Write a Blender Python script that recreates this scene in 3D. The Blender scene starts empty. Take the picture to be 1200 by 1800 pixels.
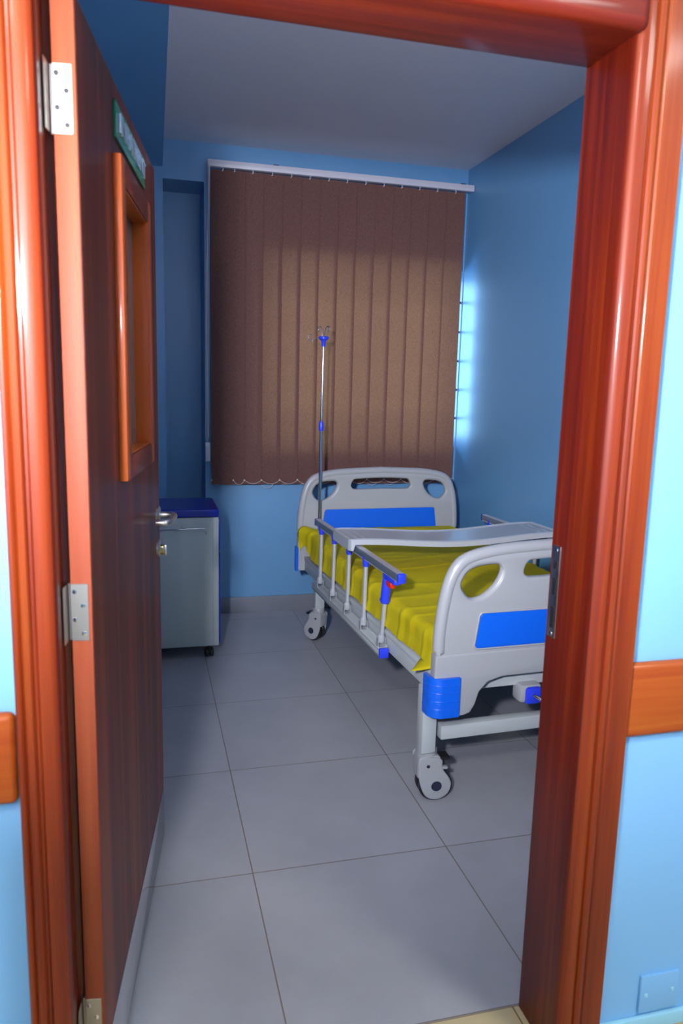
import bpy, bmesh, math, random
from mathutils import Vector, Matrix, noise, Euler
random.seed(7)
PI = math.pi
S = bpy.context.scene
C = S.collection
R_ = math.radians

# ------------------------------------------------------------------ camera
F_PX = 1311.5
pitch, roll, yaw = -0.1648, 0.0250, 0.2581
CAM = Vector((-0.2775, -1.9552, 1.3944))
fw = Vector((math.sin(yaw)*math.cos(pitch), math.cos(yaw)*math.cos(pitch), math.sin(pitch)))
rt0 = Vector((math.cos(yaw), -math.sin(yaw), 0)); up0 = rt0.cross(fw)
rt = rt0*math.cos(roll) + up0*math.sin(roll); up = -rt0*math.sin(roll) + up0*math.cos(roll)
cd = bpy.data.cameras.new('camera'); cam = bpy.data.objects.new('camera', cd); C.objects.link(cam)
cam.matrix_world = Matrix(((rt.x, up.x, -fw.x, CAM.x), (rt.y, up.y, -fw.y, CAM.y), (rt.z, up.z, -fw.z, CAM.z), (0, 0, 0, 1)))
cd.sensor_fit = 'VERTICAL'; cd.sensor_height = 36.0; cd.sensor_width = 24.0
cd.lens = F_PX/1800*36.0
cd.clip_start = 0.02
cd.dof.use_dof = True; cd.dof.focus_distance = 2.9; cd.dof.aperture_fstop = 4.5
S.camera = cam

# ------------------------------------------------------------------ world, lights, exposure
S.view_settings.view_transform = 'Standard'
S.view_settings.look = 'None'
S.view_settings.exposure = 0.0
S.view_settings.gamma = 1.0
S.view_settings.use_curve_mapping = False
w = bpy.data.worlds.new('sky'); S.world = w; w.use_nodes = True
bg = w.node_tree.nodes['Background']
bg.inputs[0].default_value = (0.32, 0.62, 1.0, 1); bg.inputs[1].default_value = 16.0

def area(name, loc, size, power, color, target=None, rot=None, sy=None, spread=None):
    l = bpy.data.lights.new(name, 'AREA'); l.energy = power; l.color = color
    l.shape = 'RECTANGLE'; l.size = size; l.size_y = sy or size
    if spread: l.spread = spread
    o = bpy.data.objects.new(name, l); C.objects.link(o); o.location = loc
    if target is not None:
        o.rotation_euler = (Vector(target)-Vector(loc)).to_track_quat('-Z', 'Y').to_euler()
    elif rot: o.rotation_euler = rot
    return o
FLASH = area('flash_light', (-0.62, -2.05, 1.66), 0.10, 28.0, (0.86, 0.88, 1.0), target=(0.95, 1.6, 1.50), spread=R_(80))
area('room_fill_light', (0.55, -0.54, 2.22), 1.2, 10.0, (0.84, 0.84, 1.0), target=(0.60, 1.2, 3.1), sy=0.12)  # added fill light that lifts ceiling and room, no lamp is seen here
area('window_portal', (1.01, 2.86, 1.59), 1.22, 1.0, (1, 1, 1), rot=(-PI/2, 0, 0), sy=1.08).data.cycles.is_portal = True

# ------------------------------------------------------------------ materials
def nt(m): return m.node_tree.nodes, m.node_tree.links
def mat(name, col, rough=0.5, metal=0.0, coat=0.0, spec=0.5, bump=0.0, bscale=60.0, var=0.0, vscale=6.0, coat_rough=0.08):
    m = bpy.data.materials.new(name); m.use_nodes = True
    N, L = nt(m); b = N['Principled BSDF']
    b.inputs['Base Color'].default_value = (*col, 1); b.inputs['Roughness'].default_value = rough
    b.inputs['Metallic'].default_value = metal; b.inputs['Coat Weight'].default_value = coat
    b.inputs['Coat Roughness'].default_value = coat_rough
    b.inputs['Specular IOR Level'].default_value = spec
    tc = N.new('ShaderNodeTexCoord')
    if var > 0:
        n = N.new('ShaderNodeTexNoise'); n.inputs['Scale'].default_value = vscale; n.inputs['Detail'].default_value = 6
        L.new(tc.outputs['Object'], n.inputs['Vector'])
        r = N.new('ShaderNodeMapRange'); r.inputs['From Min'].default_value = 0.3; r.inputs['From Max'].default_value = 0.7
        r.inputs['To Min'].default_value = 1-var; r.inputs['To Max'].default_value = 1+var
        L.new(n.outputs['Fac'], r.inputs['Value'])
        mx = N.new('ShaderNodeMix'); mx.data_type = 'RGBA'; mx.blend_type = 'MULTIPLY'; mx.inputs['Factor'].default_value = 1
        mx.inputs['A'].default_value = (*col, 1)
        L.new(r.outputs['Result'], mx.inputs['B']); L.new(mx.outputs['Result'], b.inputs['Base Color'])
    if bump > 0:
        n2 = N.new('ShaderNodeTexNoise'); n2.inputs['Scale'].default_value = bscale; n2.inputs['Detail'].default_value = 4
        L.new(tc.outputs['Object'], n2.inputs['Vector'])
        bp = N.new('ShaderNodeBump'); bp.inputs['Strength'].default_value = bump; bp.inputs['Distance'].default_value = 0.002
        L.new(n2.outputs['Fac'], bp.inputs['Height']); L.new(bp.outputs['Normal'], b.inputs['Normal'])
    return m

def wood(name, dark, mid, light, axis='z', coat=0.22, rough=0.5, seed=0.0, contrast=1.0, crack=False):
    m = bpy.data.materials.new(name); m.use_nodes = True
    N, L = nt(m); b = N['Principled BSDF']
    tc = N.new('ShaderNodeTexCoord'); mp = N.new('ShaderNodeMapping')
    sc = {'z': (38, 38, 1.1), 'x': (1.1, 38, 38), 'y': (38, 1.1, 38)}[axis]
    mp.inputs['Scale'].default_value = sc; mp.inputs['Location'].default_value = (seed, seed*1.7, seed*0.3)
    L.new(tc.outputs['Object'], mp.inputs['Vector'])
    n = N.new('ShaderNodeTexNoise'); n.inputs['Scale'].default_value = 1.0; n.inputs['Detail'].default_value = 8
    n.inputs['Roughness'].default_value = 0.6; n.inputs['Distortion'].default_value = 0.6
    L.new(mp.outputs['Vector'], n.inputs['Vector'])
    mp2 = N.new('ShaderNodeMapping')
    mp2.inputs['Scale'].default_value = {'z': (9, 9, 0.5), 'x': (0.5, 9, 9), 'y': (9, 0.5, 9)}[axis]
    mp2.inputs['Location'].default_value = (seed+3, seed, seed)
    L.new(tc.outputs['Object'], mp2.inputs['Vector'])
    n2 = N.new('ShaderNodeTexNoise'); n2.inputs['Scale'].default_value = 1.0; n2.inputs['Detail'].default_value = 3
    L.new(mp2.outputs['Vector'], n2.inputs['Vector'])
    ad = N.new('ShaderNodeMath'); ad.operation = 'ADD'
    L.new(n.outputs['Fac'], ad.inputs[0]); L.new(n2.outputs['Fac'], ad.inputs[1])
    hf = N.new('ShaderNodeMath'); hf.operation = 'MULTIPLY'; hf.inputs[1].default_value = 0.5
    L.new(ad.outputs[0], hf.inputs[0])
    r = N.new('ShaderNodeValToRGB'); e = r.color_ramp.elements
    e[0].position = 0.5-0.16/contrast; e[0].color = (*dark, 1); e[1].position = 0.5+0.16/contrast; e[1].color = (*light, 1)
    k = e.new(0.5); k.color = (*mid, 1)
    L.new(hf.outputs[0], r.inputs['Fac'])
    L.new(r.outputs['Color'], b.inputs['Base Color'])
    b.inputs['Roughness'].default_value = rough
    b.inputs['Coat Weight'].default_value = coat; b.inputs['Coat Roughness'].default_value = 0.12
    b.inputs['Specular IOR Level'].default_value = 0.3
    bp = N.new('ShaderNodeBump'); bp.inputs['Strength'].default_value = 0.10; bp.inputs['Distance'].default_value = 0.002
    L.new(n.outputs['Fac'], bp.inputs['Height']); L.new(bp.outputs['Normal'], b.inputs['Normal'])
    return m

def tile_mat(name, col, grout, T, ox, oy, rough=0.28, gw=0.0022, var=0.10):
    m = bpy.data.materials.new(name); m.use_nodes = True
    N, L = nt(m); b = N['Principled BSDF']
    g = N.new('ShaderNodeNewGeometry'); sx = N.new('ShaderNodeSeparateXYZ'); L.new(g.outputs['Position'], sx.inputs[0])
    def edge(out, off):
        a = N.new('ShaderNodeMath'); a.operation = 'SUBTRACT'; a.inputs[1].default_value = off; L.new(out, a.inputs[0])
        p = N.new('ShaderNodeMath'); p.operation = 'PINGPONG'; p.inputs[1].default_value = T/2; L.new(a.outputs[0], p.inputs[0])
        return p.outputs[0]
    mn = N.new('ShaderNodeMath'); mn.operation = 'MINIMUM'
    L.new(edge(sx.outputs['X'], ox), mn.inputs[0]); L.new(edge(sx.outputs['Y'], oy), mn.inputs[1])
    st = N.new('ShaderNodeMapRange'); st.inputs['From Min'].default_value = gw*0.5; st.inputs['From Max'].default_value = gw
    L.new(mn.outputs[0], st.inputs['Value'])
    # per tile tone
    fx = N.new('ShaderNodeVectorMath'); fx.operation = 'SUBTRACT'; fx.inputs[1].default_value = (ox, oy, 0); L.new(g.outputs['Position'], fx.inputs[0])
    dv = N.new('ShaderNodeVectorMath'); dv.operation = 'SCALE'; dv.inputs['Scale'].default_value = 1/T; L.new(fx.outputs[0], dv.inputs[0])
    fl = N.new('ShaderNodeVectorMath'); fl.operation = 'FLOOR'; L.new(dv.outputs[0], fl.inputs[0])
    wn = N.new('ShaderNodeTexWhiteNoise'); L.new(fl.outputs[0], wn.inputs['Vector'])
    n = N.new('ShaderNodeTexNoise'); n.inputs['Scale'].default_value = 3.5; n.inputs['Detail'].default_value = 7; n.inputs['Roughness'].default_value = 0.6
    L.new(g.outputs['Position'], n.inputs['Vector'])
    ad = N.new('ShaderNodeMath'); ad.operation = 'MULTIPLY_ADD'; ad.inputs[1].default_value = 0.25
    L.new(wn.outputs['Value'], ad.inputs[0]); L.new(n.outputs['Fac'], ad.inputs[2])
    r = N.new('ShaderNodeMapRange'); r.inputs['From Min'].default_value = 0.35; r.inputs['From Max'].default_value = 0.9
    r.inputs['To Min'].default_value = 1-var; r.inputs['To Max'].default_value = 1+var; L.new(ad.outputs[0], r.inputs['Value'])
    mx = N.new('ShaderNodeMix'); mx.data_type = 'RGBA'; mx.blend_type = 'MULTIPLY'; mx.inputs['Factor'].default_value = 1
    mx.inputs['A'].default_value = (*col, 1); L.new(r.outputs['Result'], mx.inputs['B'])
    m2 = N.new('ShaderNodeMix'); m2.data_type = 'RGBA'; m2.inputs['A'].default_value = (*grout, 1)
    L.new(st.outputs['Result'], m2.inputs['Factor']); L.new(mx.outputs['Result'], m2.inputs['B'])
    L.new(m2.outputs['Result'], b.inputs['Base Color'])
    b.inputs['Roughness'].default_value = rough; b.inputs['Specular IOR Level'].default_value = 0.4
    bp = N.new('ShaderNodeBump'); bp.inputs['Strength'].default_value = 0.4; bp.inputs['Distance'].default_value = 0.001
    L.new(st.outputs['Result'], bp.inputs['Height']); L.new(bp.outputs['Normal'], b.inputs['Normal'])
    return m

M = {}
M['wall'] = mat('blue_wall_paint', (0.135, 0.345, 0.60), 0.42, spec=0.8, bump=0.12, bscale=22, var=0.03, vscale=2.5)
M['wall_corr'] = mat('light_blue_wall_paint', (0.25, 0.54, 0.86), 0.36, spec=0.45, bump=0.05, bscale=12, var=0.02, vscale=2)
M['skirt_blue'] = mat('pale_blue_skirting_paint', (0.38, 0.72, 0.86), 0.3)
M['ceiling'] = mat('white_ceiling_paint', (0.80, 0.78, 0.84), 0.6, bump=0.05, bscale=15)
M['floor'] = tile_mat('grey_floor_tile', (0.42, 0.42, 0.45), (0.20, 0.16, 0.12), 0.6, 0.0, 0.0, rough=0.38)
M['floor_corr'] = tile_mat('cream_floor_tile', (0.62, 0.50, 0.28), (0.22, 0.12, 0.05), 0.4, 0.115, -0.603-0.4*3, rough=0.2)
M['skirt'] = mat('grey_skirting_tile', (0.22, 0.23, 0.27), 0.3, var=0.08, vscale=6)
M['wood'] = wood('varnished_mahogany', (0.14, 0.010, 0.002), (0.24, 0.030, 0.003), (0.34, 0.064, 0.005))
M['edge'] = wood('salmon_edge_lipping_wood', (0.20, 0.030, 0.012), (0.26, 0.050, 0.018), (0.32, 0.075, 0.026), seed=7.7, coat=0.0, rough=0.6)
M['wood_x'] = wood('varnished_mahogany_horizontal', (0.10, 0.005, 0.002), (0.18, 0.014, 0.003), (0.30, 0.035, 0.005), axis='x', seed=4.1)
M['rail_x'] = wood('varnished_rail_wood', (0.30, 0.034, 0.004), (0.40, 0.070, 0.006), (0.48, 0.12, 0.010), axis='x', seed=9.3)
M['door'] = wood('dark_varnished_door_veneer', (0.065, 0.006, 0.002), (0.12, 0.014, 0.003), (0.21, 0.036, 0.005), seed=2.2, coat=0.12, rough=0.5, contrast=1.4)
M['lining_shaded'] = wood('deep_red_shaded_lining_wood', (0.05, 0.002, 0.0008), (0.12, 0.009, 0.0015), (0.23, 0.032, 0.003), seed=3.4, coat=0.3, rough=0.45)  # deeper red wood, with the shade of grazing light put into its colour
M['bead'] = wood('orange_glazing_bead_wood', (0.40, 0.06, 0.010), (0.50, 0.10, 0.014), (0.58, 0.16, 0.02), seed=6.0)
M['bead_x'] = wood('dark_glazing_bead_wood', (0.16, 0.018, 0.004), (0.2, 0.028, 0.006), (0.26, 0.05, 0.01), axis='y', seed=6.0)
M['steel'] = mat('brushed_stainless_steel', (0.62, 0.61, 0.60), 0.3, metal=1.0, var=0.04, vscale=30)
M['hinge'] = mat('satin_hinge_steel', (0.50, 0.47, 0.42), 0.38, metal=1.0)
M['chrome'] = mat('chrome', (0.75, 0.75, 0.77), 0.12, metal=1.0)
M['kick'] = mat('polished_kick_plate_steel', (0.70, 0.72, 0.73), 0.10, metal=1.0)
M['dark'] = mat('dark_hole', (0.01, 0.01, 0.012), 0.6)
M['brass'] = mat('brass', (0.65, 0.48, 0.22), 0.3, metal=1.0)
M['plastic'] = mat('white_moulded_plastic', (0.40, 0.405, 0.42), 0.32, spec=0.5)
M['grey_paint'] = mat('light_grey_powder_coat', (0.50, 0.53, 0.53), 0.35)
M['locker'] = mat('pale_grey_cabinet_plastic', (0.50, 0.53, 0.50), 0.4)
M['alu'] = mat('anodised_aluminium', (0.70, 0.70, 0.74), 0.34, metal=0.55)
M['rail_grey'] = mat('slate_grey_rail_grip', (0.17, 0.21, 0.25), 0.35, metal=0.3)
M['blue'] = mat('bright_blue_plastic', (0.006, 0.13, 0.78), 0.32)
M['blue_dark'] = mat('deep_blue_plastic', (0.006, 0.022, 0.36), 0.28)
M['blue_end'] = mat('violet_blue_plastic', (0.03, 0.06, 0.80), 0.3)
M['red'] = mat('red_plastic', (0.75, 0.02, 0.01), 0.3)
M['black'] = mat('black_rubber', (0.012, 0.012, 0.015), 0.45)
M['navy'] = mat('dark_navy_plastic', (0.02, 0.022, 0.05), 0.4)
M['sheet'] = mat('yellow_cotton_sheet', (0.62, 0.50, 0.006), 0.75, spec=0.25, bump=0.10, bscale=700, var=0.05, vscale=8)
M['tray'] = mat('glossy_grey_tray_plastic', (0.48, 0.50, 0.54), 0.22)
M['sign'] = mat('green_acrylic', (0.0, 0.30, 0.16), 0.2)
M['letter'] = mat('white_acrylic_lettering', (0.52, 0.62, 0.76), 0.3)
M['white_metal'] = mat('white_enamelled_rail', (0.62, 0.60, 0.66), 0.35)
M['cord'] = mat('white_bead_cord', (0.70, 0.62, 0.58), 0.5)
M['bars'] = mat('dark_painted_iron', (0.08, 0.08, 0.09), 0.5)
M['lampbody'] = mat('lamp_housing', (0.8, 0.8, 0.8), 0.4)

def glass_mat():
    m = bpy.data.materials.new('window_glass'); m.use_nodes = True
    N, L = nt(m); out = N['Material Output']; N.remove(N['Principled BSDF'])
    t = N.new('ShaderNodeBsdfTransparent'); t.inputs[0].default_value = (0.92, 0.95, 0.95, 1)
    g = N.new('ShaderNodeBsdfGlossy'); g.inputs['Roughness'].default_value = 0.02
    f = N.new('ShaderNodeFresnel'); f.inputs['IOR'].default_value = 1.45
    mx = N.new('ShaderNodeMixShader'); L.new(f.outputs[0], mx.inputs[0]); L.new(t.outputs[0], mx.inputs[1]); L.new(g.outputs[0], mx.inputs[2])
    L.new(mx.outputs[0], out.inputs['Surface'])
    return m
M['glass'] = glass_mat()
def door_glass():
    m = mat('frosted_door_glass', (0.22, 0.17, 0.15), 0.25, spec=0.5)
    return m
M['doorglass'] = door_glass()
def blind_mat():
    m = bpy.data.materials.new('brown_woven_blind_fabric'); m.use_nodes = True
    N, L = nt(m); out = N['Material Output']; N.remove(N['Principled BSDF'])
    tc = N.new('ShaderNodeTexCoord')
    def ns(sc, det):
        mp = N.new('ShaderNodeMapping'); mp.inputs['Scale'].default_value = sc; L.new(tc.outputs['Object'], mp.inputs['Vector'])
        n = N.new('ShaderNodeTexNoise'); n.inputs['Scale'].default_value = 1; n.inputs['Detail'].default_value = det
        L.new(mp.outputs[0], n.inputs['Vector']); return n.outputs['Fac']
    a = ns((600, 600, 80), 3); b = ns((130, 130, 520), 3)
    ad = N.new('ShaderNodeMath'); ad.operation = 'ADD'; L.new(a, ad.inputs[0]); L.new(b, ad.inputs[1])
    r = N.new('ShaderNodeMapRange'); r.inputs['From Min'].default_value = 0.75; r.inputs['From Max'].default_value = 1.25
    r.inputs['To Min'].default_value = 0.75; r.inputs['To Max'].default_value = 1.25; L.new(ad.outputs[0], r.inputs['Value'])
    def tint(c):
        mx = N.new('ShaderNodeMix'); mx.data_type = 'RGBA'; mx.blend_type = 'MULTIPLY'; mx.inputs['Factor'].default_value = 1
        mx.inputs['A'].default_value = (*c, 1); L.new(r.outputs['Result'], mx.inputs['B']); return mx.outputs['Result']
    d = N.new('ShaderNodeBsdfDiffuse'); L.new(tint((0.150, 0.076, 0.066)), d.inputs['Color'])
    t = N.new('ShaderNodeBsdfTranslucent'); L.new(tint((0.078, 0.025, 0.0080)), t.inputs['Color'])
    s = N.new('ShaderNodeAddShader'); L.new(d.outputs[0], s.inputs[0]); L.new(t.outputs[0], s.inputs[1])
    L.new(s.outputs[0], out.inputs['Surface'])
    return m
M['blind'] = blind_mat()
def emit(name, col, s):
    m = bpy.data.materials.new(name); m.use_nodes = True; b = m.node_tree.nodes['Principled BSDF']
    b.inputs['Emission Color'].default_value = (*col, 1); b.inputs['Emission Strength'].default_value = s
    return m
M['lamp'] = emit('corridor_lamp_diffuser', (1.0, 0.97, 0.92), 42.0)

# ------------------------------------------------------------------ mesh helpers
def finish(bm, name, m, parent=None, smooth=None, loc=None):
    me = bpy.data.meshes.new(name); bm.normal_update(); bm.to_mesh(me); bm.free()
    o = bpy.data.objects.new(name, me); C.objects.link(o)
    if m is not None: me.materials.append(m)
    if smooth:
        for p in me.polygons: p.use_smooth = True
        me.set_sharp_from_angle(angle=R_(smooth))
    if parent is not None: o.parent = parent
    if loc: o.location = loc
    return o
def add_box(bm, x0, x1, y0, y1, z0, z1, bev=0.0, seg=2, mtx=None):
    t = bmesh.new()
    v = [t.verts.new((x, y, z)) for z in (z0, z1) for y in (y0, y1) for x in (x0, x1)]
    for f in ((0, 2, 3, 1), (4, 5, 7, 6), (0, 1, 5, 4), (2, 6, 7, 3), (0, 4, 6, 2), (1, 3, 7, 5)): t.faces.new([v[i] for i in f])
    if bev > 0: bmesh.ops.bevel(t, geom=list(t.edges), offset=bev, segments=seg, profile=0.5, affect='EDGES', clamp_overlap=True)
    merge(bm, t, mtx)
def merge(bm, t, mtx=None):
    if mtx is not None: t.transform(mtx)
    me = bpy.data.meshes.new('tmp'); t.to_mesh(me); t.free(); bm.from_mesh(me); bpy.data.meshes.remove(me)
def box(name, m, x0, x1, y0, y1, z0, z1, bev=0.0, parent=None, seg=2):
    bm = bmesh.new(); add_box(bm, x0, x1, y0, y1, z0, z1, bev, seg)
    return finish(bm, name, m, parent, smooth=35 if bev else None)
def frame_at(t):
    t = t.normalized(); a = Vector((0, 0, 1)) if abs(t.z) < 0.9 else Vector((1, 0, 0))
    u = t.cross(a).normalized(); v = t.cross(u).normalized(); return u, v
def add_tube(bm, pts, r, n=12, closed=False, cap=True, prof=None):
    """sweep a circle (or an ellipse prof=(ru,rv)) along a polyline"""
    pts = [Vector(p) for p in pts]; k = len(pts); rings = []
    rs = r if isinstance(r, (list, tuple)) else [r]*k
    u = v = None
    for i, p in enumerate(pts):
        if closed: t = (pts[(i+1) % k]-pts[i-1])
        else: t = pts[min(i+1, k-1)]-pts[max(i-1, 0)]
        t = t.normalized()
        if u is None: u, v = frame_at(t)
        else:
            u = (u - t*u.dot(t)).normalized(); v = t.cross(u).normalized()
        ring = []
        for j in range(n):
            a = 2*PI*j/n
            ring.append(bm.verts.new(p + u*math.cos(a)*rs[i] + v*math.sin(a)*rs[i]))
        rings.append(ring)
    m = k if closed else k-1
    for i in range(m):
        A, B = rings[i], rings[(i+1) % k]
        for j in range(n): bm.faces.new((A[j], A[(j+1) % n], B[(j+1) % n], B[j]))
    if cap and not closed:
        bm.faces.new(rings[0][::-1]); bm.faces.new(rings[-1])
    bmesh.ops.recalc_face_normals(bm, faces=bm.faces[:])
def tube(name, m, pts, r, n=14, parent=None, closed=False):
    bm = bmesh.new(); add_tube(bm, pts, r, n, closed); return finish(bm, name, m, parent, smooth=50)
def add_lathe(bm, prof, n=28, mtx=None):
    """prof: list of (radius, z)"""
    t = bmesh.new(); rings = []
    for r, z in prof:
        if r < 1e-6: rings.append([t.verts.new((0, 0, z))])
        else: rings.append([t.verts.new((r*math.cos(2*PI*j/n), r*math.sin(2*PI*j/n), z)) for j in range(n)])
    for A, B in zip(rings, rings[1:]):
        for j in range(n):
            a = [A[0]] if len(A) == 1 else [A[j], A[(j+1) % n]]
            b = [B[0]] if len(B) == 1 else [B[(j+1) % n], B[j]]
            if len(a)+len(b) > 2: t.faces.new(a+b)
    if len(rings[0]) > 1: t.faces.new(rings[0][::-1])
    if len(rings[-1]) > 1: t.faces.new(rings[-1])
    bmesh.ops.recalc_face_normals(t, faces=t.faces[:])
    merge(bm, t, mtx)
def lathe(name, m, prof, loc=(0, 0, 0), rot=(0, 0, 0), n=28, parent=None):
    bm = bmesh.new(); add_lathe(bm, prof, n, Matrix.Translation(loc) @ Euler(rot).to_matrix().to_4x4())
    return finish(bm, name, m, parent, smooth=40)
def add_panel(bm, loops, depth, bev=0.0, mtx=None, res=3):
    """flat outline (with holes) in x-y, extruded by depth along z (centred), rounded edges"""
    cu = bpy.data.curves.new('tmpc', 'CURVE'); cu.dimensions = '2D'; cu.fill_mode = 'BOTH'
    cu.extrude = max(depth/2-bev, 0.0); cu.bevel_depth = bev; cu.bevel_resolution = res
    if bev > 0: cu.offset = -bev
    for lp in loops:
        s = cu.splines.new('POLY'); s.points.add(len(lp)-1); s.use_cyclic_u = True
        for p, q in zip(s.points, lp): p.co = (q[0], q[1], 0, 1)
    o = bpy.data.objects.new('tmpo', cu); C.objects.link(o)
    dg = bpy.context.evaluated_depsgraph_get(); me = bpy.data.meshes.new_from_object(o.evaluated_get(dg))
    bpy.data.objects.remove(o); bpy.data.curves.remove(cu)
    t = bmesh.new(); t.from_mesh(me); bpy.data.meshes.remove(me)
    bmesh.ops.remove_doubles(t, verts=t.verts[:], dist=1e-5)
    merge(bm, t, mtx)
def catmull(pts, closed=True, k=6):
    P = [Vector(p) for p in pts]; n = len(P); out = []
    rng = range(n) if closed else range(n-1)
    for i in rng:
        p0 = P[i-1] if (closed or i > 0) else P[i]; p1 = P[i]; p2 = P[(i+1) % n]
        p3 = P[(i+2) % n] if (closed or i+2 < n) else p2
        for j in range(k):
            t = j/k
            out.append(0.5*((2*p1)+(-p0+p2)*t+(2*p0-5*p1+4*p2-p3)*t*t+(-p0+3*p1-3*p2+p3)*t**3))
    if not closed: out.append(P[-1])
    return out
def rrect(x0, x1, y0, y1, r, k=6):
    out = []
    for cx, cy, a0 in ((x1-r, y1-r, 0), (x0+r, y1-r, 90), (x0+r, y0+r, 180), (x1-r, y0+r, 270)):
        for j in range(k+1):
            a = R_(a0+90*j/k); out.append((cx+r*math.cos(a), cy+r*math.sin(a)))
    return out
def empty(name, loc=(0, 0, 0), rz=0.0, parent=None):
    o = bpy.data.objects.new(name, None); C.objects.link(o); o.location = loc; o.rotation_euler = (0, 0, rz)
    o.empty_display_size = 0.1
    if parent is not None: o.parent = parent
    return o
def tag(o, label=None, cat=None, group=None, kind=None):
    if label: o['label'] = label
    if cat: o['category'] = cat
    if group: o['group'] = group
    if kind: o['kind'] = kind
    return o
def struct(o, label=None, cat=None): return tag(o, label, cat, kind='structure')
XZ = Matrix(((1, 0, 0, 0), (0, 0, -1, 0), (0, 1, 0, 0), (0, 0, 0, 1)))  # panel plane x-y -> x-z, thickness along y

# ------------------------------------------------------------------ setting
D, RX, H = 2.532, 1.656, 2.7215
LX = -0.46
WY0, WY1 = -0.72, -0.60      # wall between corridor and room
struct(box('floor', M['floor'], -0.9, 2.0, -0.603, 2.9, -0.08, 0.0), 'grey large format tiled floor of the small ward room', 'floor')
struct(box('floor', M['floor_corr'], -3.2, 3.4, -3.6, -0.603, -0.08, 0.0), 'cream tiled corridor floor outside the doorway', 'floor')
struct(box('ceiling', M['ceiling'], -0.9, 2.0, -0.60, 2.9, H, H+0.1), 'plain white ceiling of the ward room', 'ceiling')
struct(box('ceiling', M['ceiling'], -3.2, 3.4, -3.6, -0.60, H+0.03, H+0.13), 'white ceiling over the corridor', 'ceiling')
# rear wall with the window opening and the tall niche
WT = 0.30
NX0, NX1, NZ1 = -0.163, 0.063, 2.514
WX0, WX1, WZ0, WZ1 = 0.40, 1.652, 1.04, 2.13
bm = bmesh.new()
for b in ((-0.9, NX0, 0, H), (NX0, NX1, NZ1, H), (NX1, WX0, 0, H), (WX0, WX1, 0, WZ0), (WX0, WX1, WZ1, H), (WX1, 2.0, 0, H)):
    add_box(bm, b[0], b[1], D, D+WT, b[2], b[3])
add_box(bm, NX0-0.05, NX1+0.05, D+WT, D+WT+0.1, 0, H)
bmesh.ops.remove_doubles(bm, verts=bm.verts[:], dist=1e-5)
struct(finish(bm, 'wall_back', M['wall']), 'blue painted wall behind the blind with a tall recessed niche', 'wall')
struct(box('wall_right', M['wall'], RX, RX+0.2, WY1, D+WT, 0, H), 'blue painted wall along the right side of the bed', 'wall')
struct(box('wall_left', M['wall'], LX-0.2, LX, WY1, D+WT, 0, H), 'blue painted wall behind the open door', 'wall')
bm = bmesh.new()
for b in ((-3.2, -0.445, 0, H+0.1), (0.60, 3.4, 0, H+0.1), (-0.445, 0.60, 2.05, H+0.1)):
    add_box(bm, b[0], b[1], WY0, WY1, b[2], b[3])
struct(finish(bm, 'wall_front', M['wall_corr']), 'light blue corridor wall around the wooden door frame', 'wall')
bm = bmesh.new()
add_box(bm, -3.2, 3.4, -3.7, -3.6, 0, H+0.1); 
struct(finish(bm, 'wall_corridor', M['wall_corr']))
struct(box('wall_corridor_end', M['wall_corr'], -3.3, -3.2, -3.7, WY0, 0, H+0.1)); struct(box('wall_corridor_end', M['wall_corr'], 3.4, 3.5, -3.7, WY0, 0, H+0.1))
# dropped soffit over the left side of the room
bm = bmesh.new()
t = bmesh.new()
for z in (2.575, H):
    for x, y in ((LX, WY1), (-0.195, WY1), (NX0, D), (LX, D)): t.verts.new((x, y, z))
t.verts.ensure_lookup_table(); V = t.verts
for f in ((3, 2, 1, 0), (4, 5, 6, 7), (0, 1, 5, 4), (1, 2, 6, 5), (2, 3, 7, 6), (3, 0, 4, 7)): t.faces.new([V[i] for i in f])
merge(bm, t)
struct(finish(bm, 'trim_6', M['wall']), 'dark blue dropped soffit running along the left side of the ceiling', 'soffit')
# skirting
struct(box('baseboard_back', M['skirt'], LX, RX, D-0.010, D, 0, 0.10, 0.002), 'grey tile skirting at the foot of the wall below the blind', 'skirting')
struct(box('baseboard_right', M['skirt'], RX-0.010, RX, WY1, D-0.010, 0, 0.10, 0.002), 'grey tile skirting at the foot of the right wall', 'skirting')
struct(box('baseboard_left', M['skirt'], LX, LX+0.010, WY1, D-0.010, 0, 0.10, 0.002), 'grey tile skirting at the foot of the left wall', 'skirting')
struct(box('baseboard_corridor', M['skirt_blue'], 0.60, 3.4, WY0-0.012, WY0, 0, 0.034, 0.004), 'low pale blue skirting under the corridor wall right of the door', 'skirting')
struct(box('baseboard_corridor', M['skirt_blue'], -3.2, -0.47, WY0-0.012, WY0, 0, 0.034, 0.004), 'low pale blue skirting under the corridor wall left of the door', 'skirting')

# window in the rear wall
win = empty('window_1', ((WX0+WX1)/2, D+0.22, WZ0)); struct(win, 'barred window hidden behind the brown vertical blind', 'window')
wx, wy = win.location.x, win.location.y
def inwin(name, m, x0, x1, y0, y1, z0, z1, bev=0.0):
    return box(name, m, x0-wx, x1-wx, y0-wy, y1-wy, z0-WZ0, z1-WZ0, bev, win)
bm = bmesh.new()
for b in ((WX0, WX1, WZ0, WZ0+0.04), (WX0, WX1, WZ1-0.04, WZ1), (WX0, WX0+0.04, WZ0, WZ1), (WX1-0.04, WX1, WZ0, WZ1), (0.99, 1.03, WZ0, WZ1)):
    add_box(bm, b[0]-wx, b[1]-wx, -0.02, 0.02, b[2]-WZ0, b[3]-WZ0, 0.004)
finish(bm, 'window_frame', M['white_metal'], win)
inwin('pane', M['glass'], WX0+0.03, 1.0, D+0.217, D+0.223, WZ0+0.03, WZ1-0.03); inwin('pane', M['glass'], 1.02, WX1-0.03, D+0.217, D+0.223, WZ0+0.03, WZ1-0.03)
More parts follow.
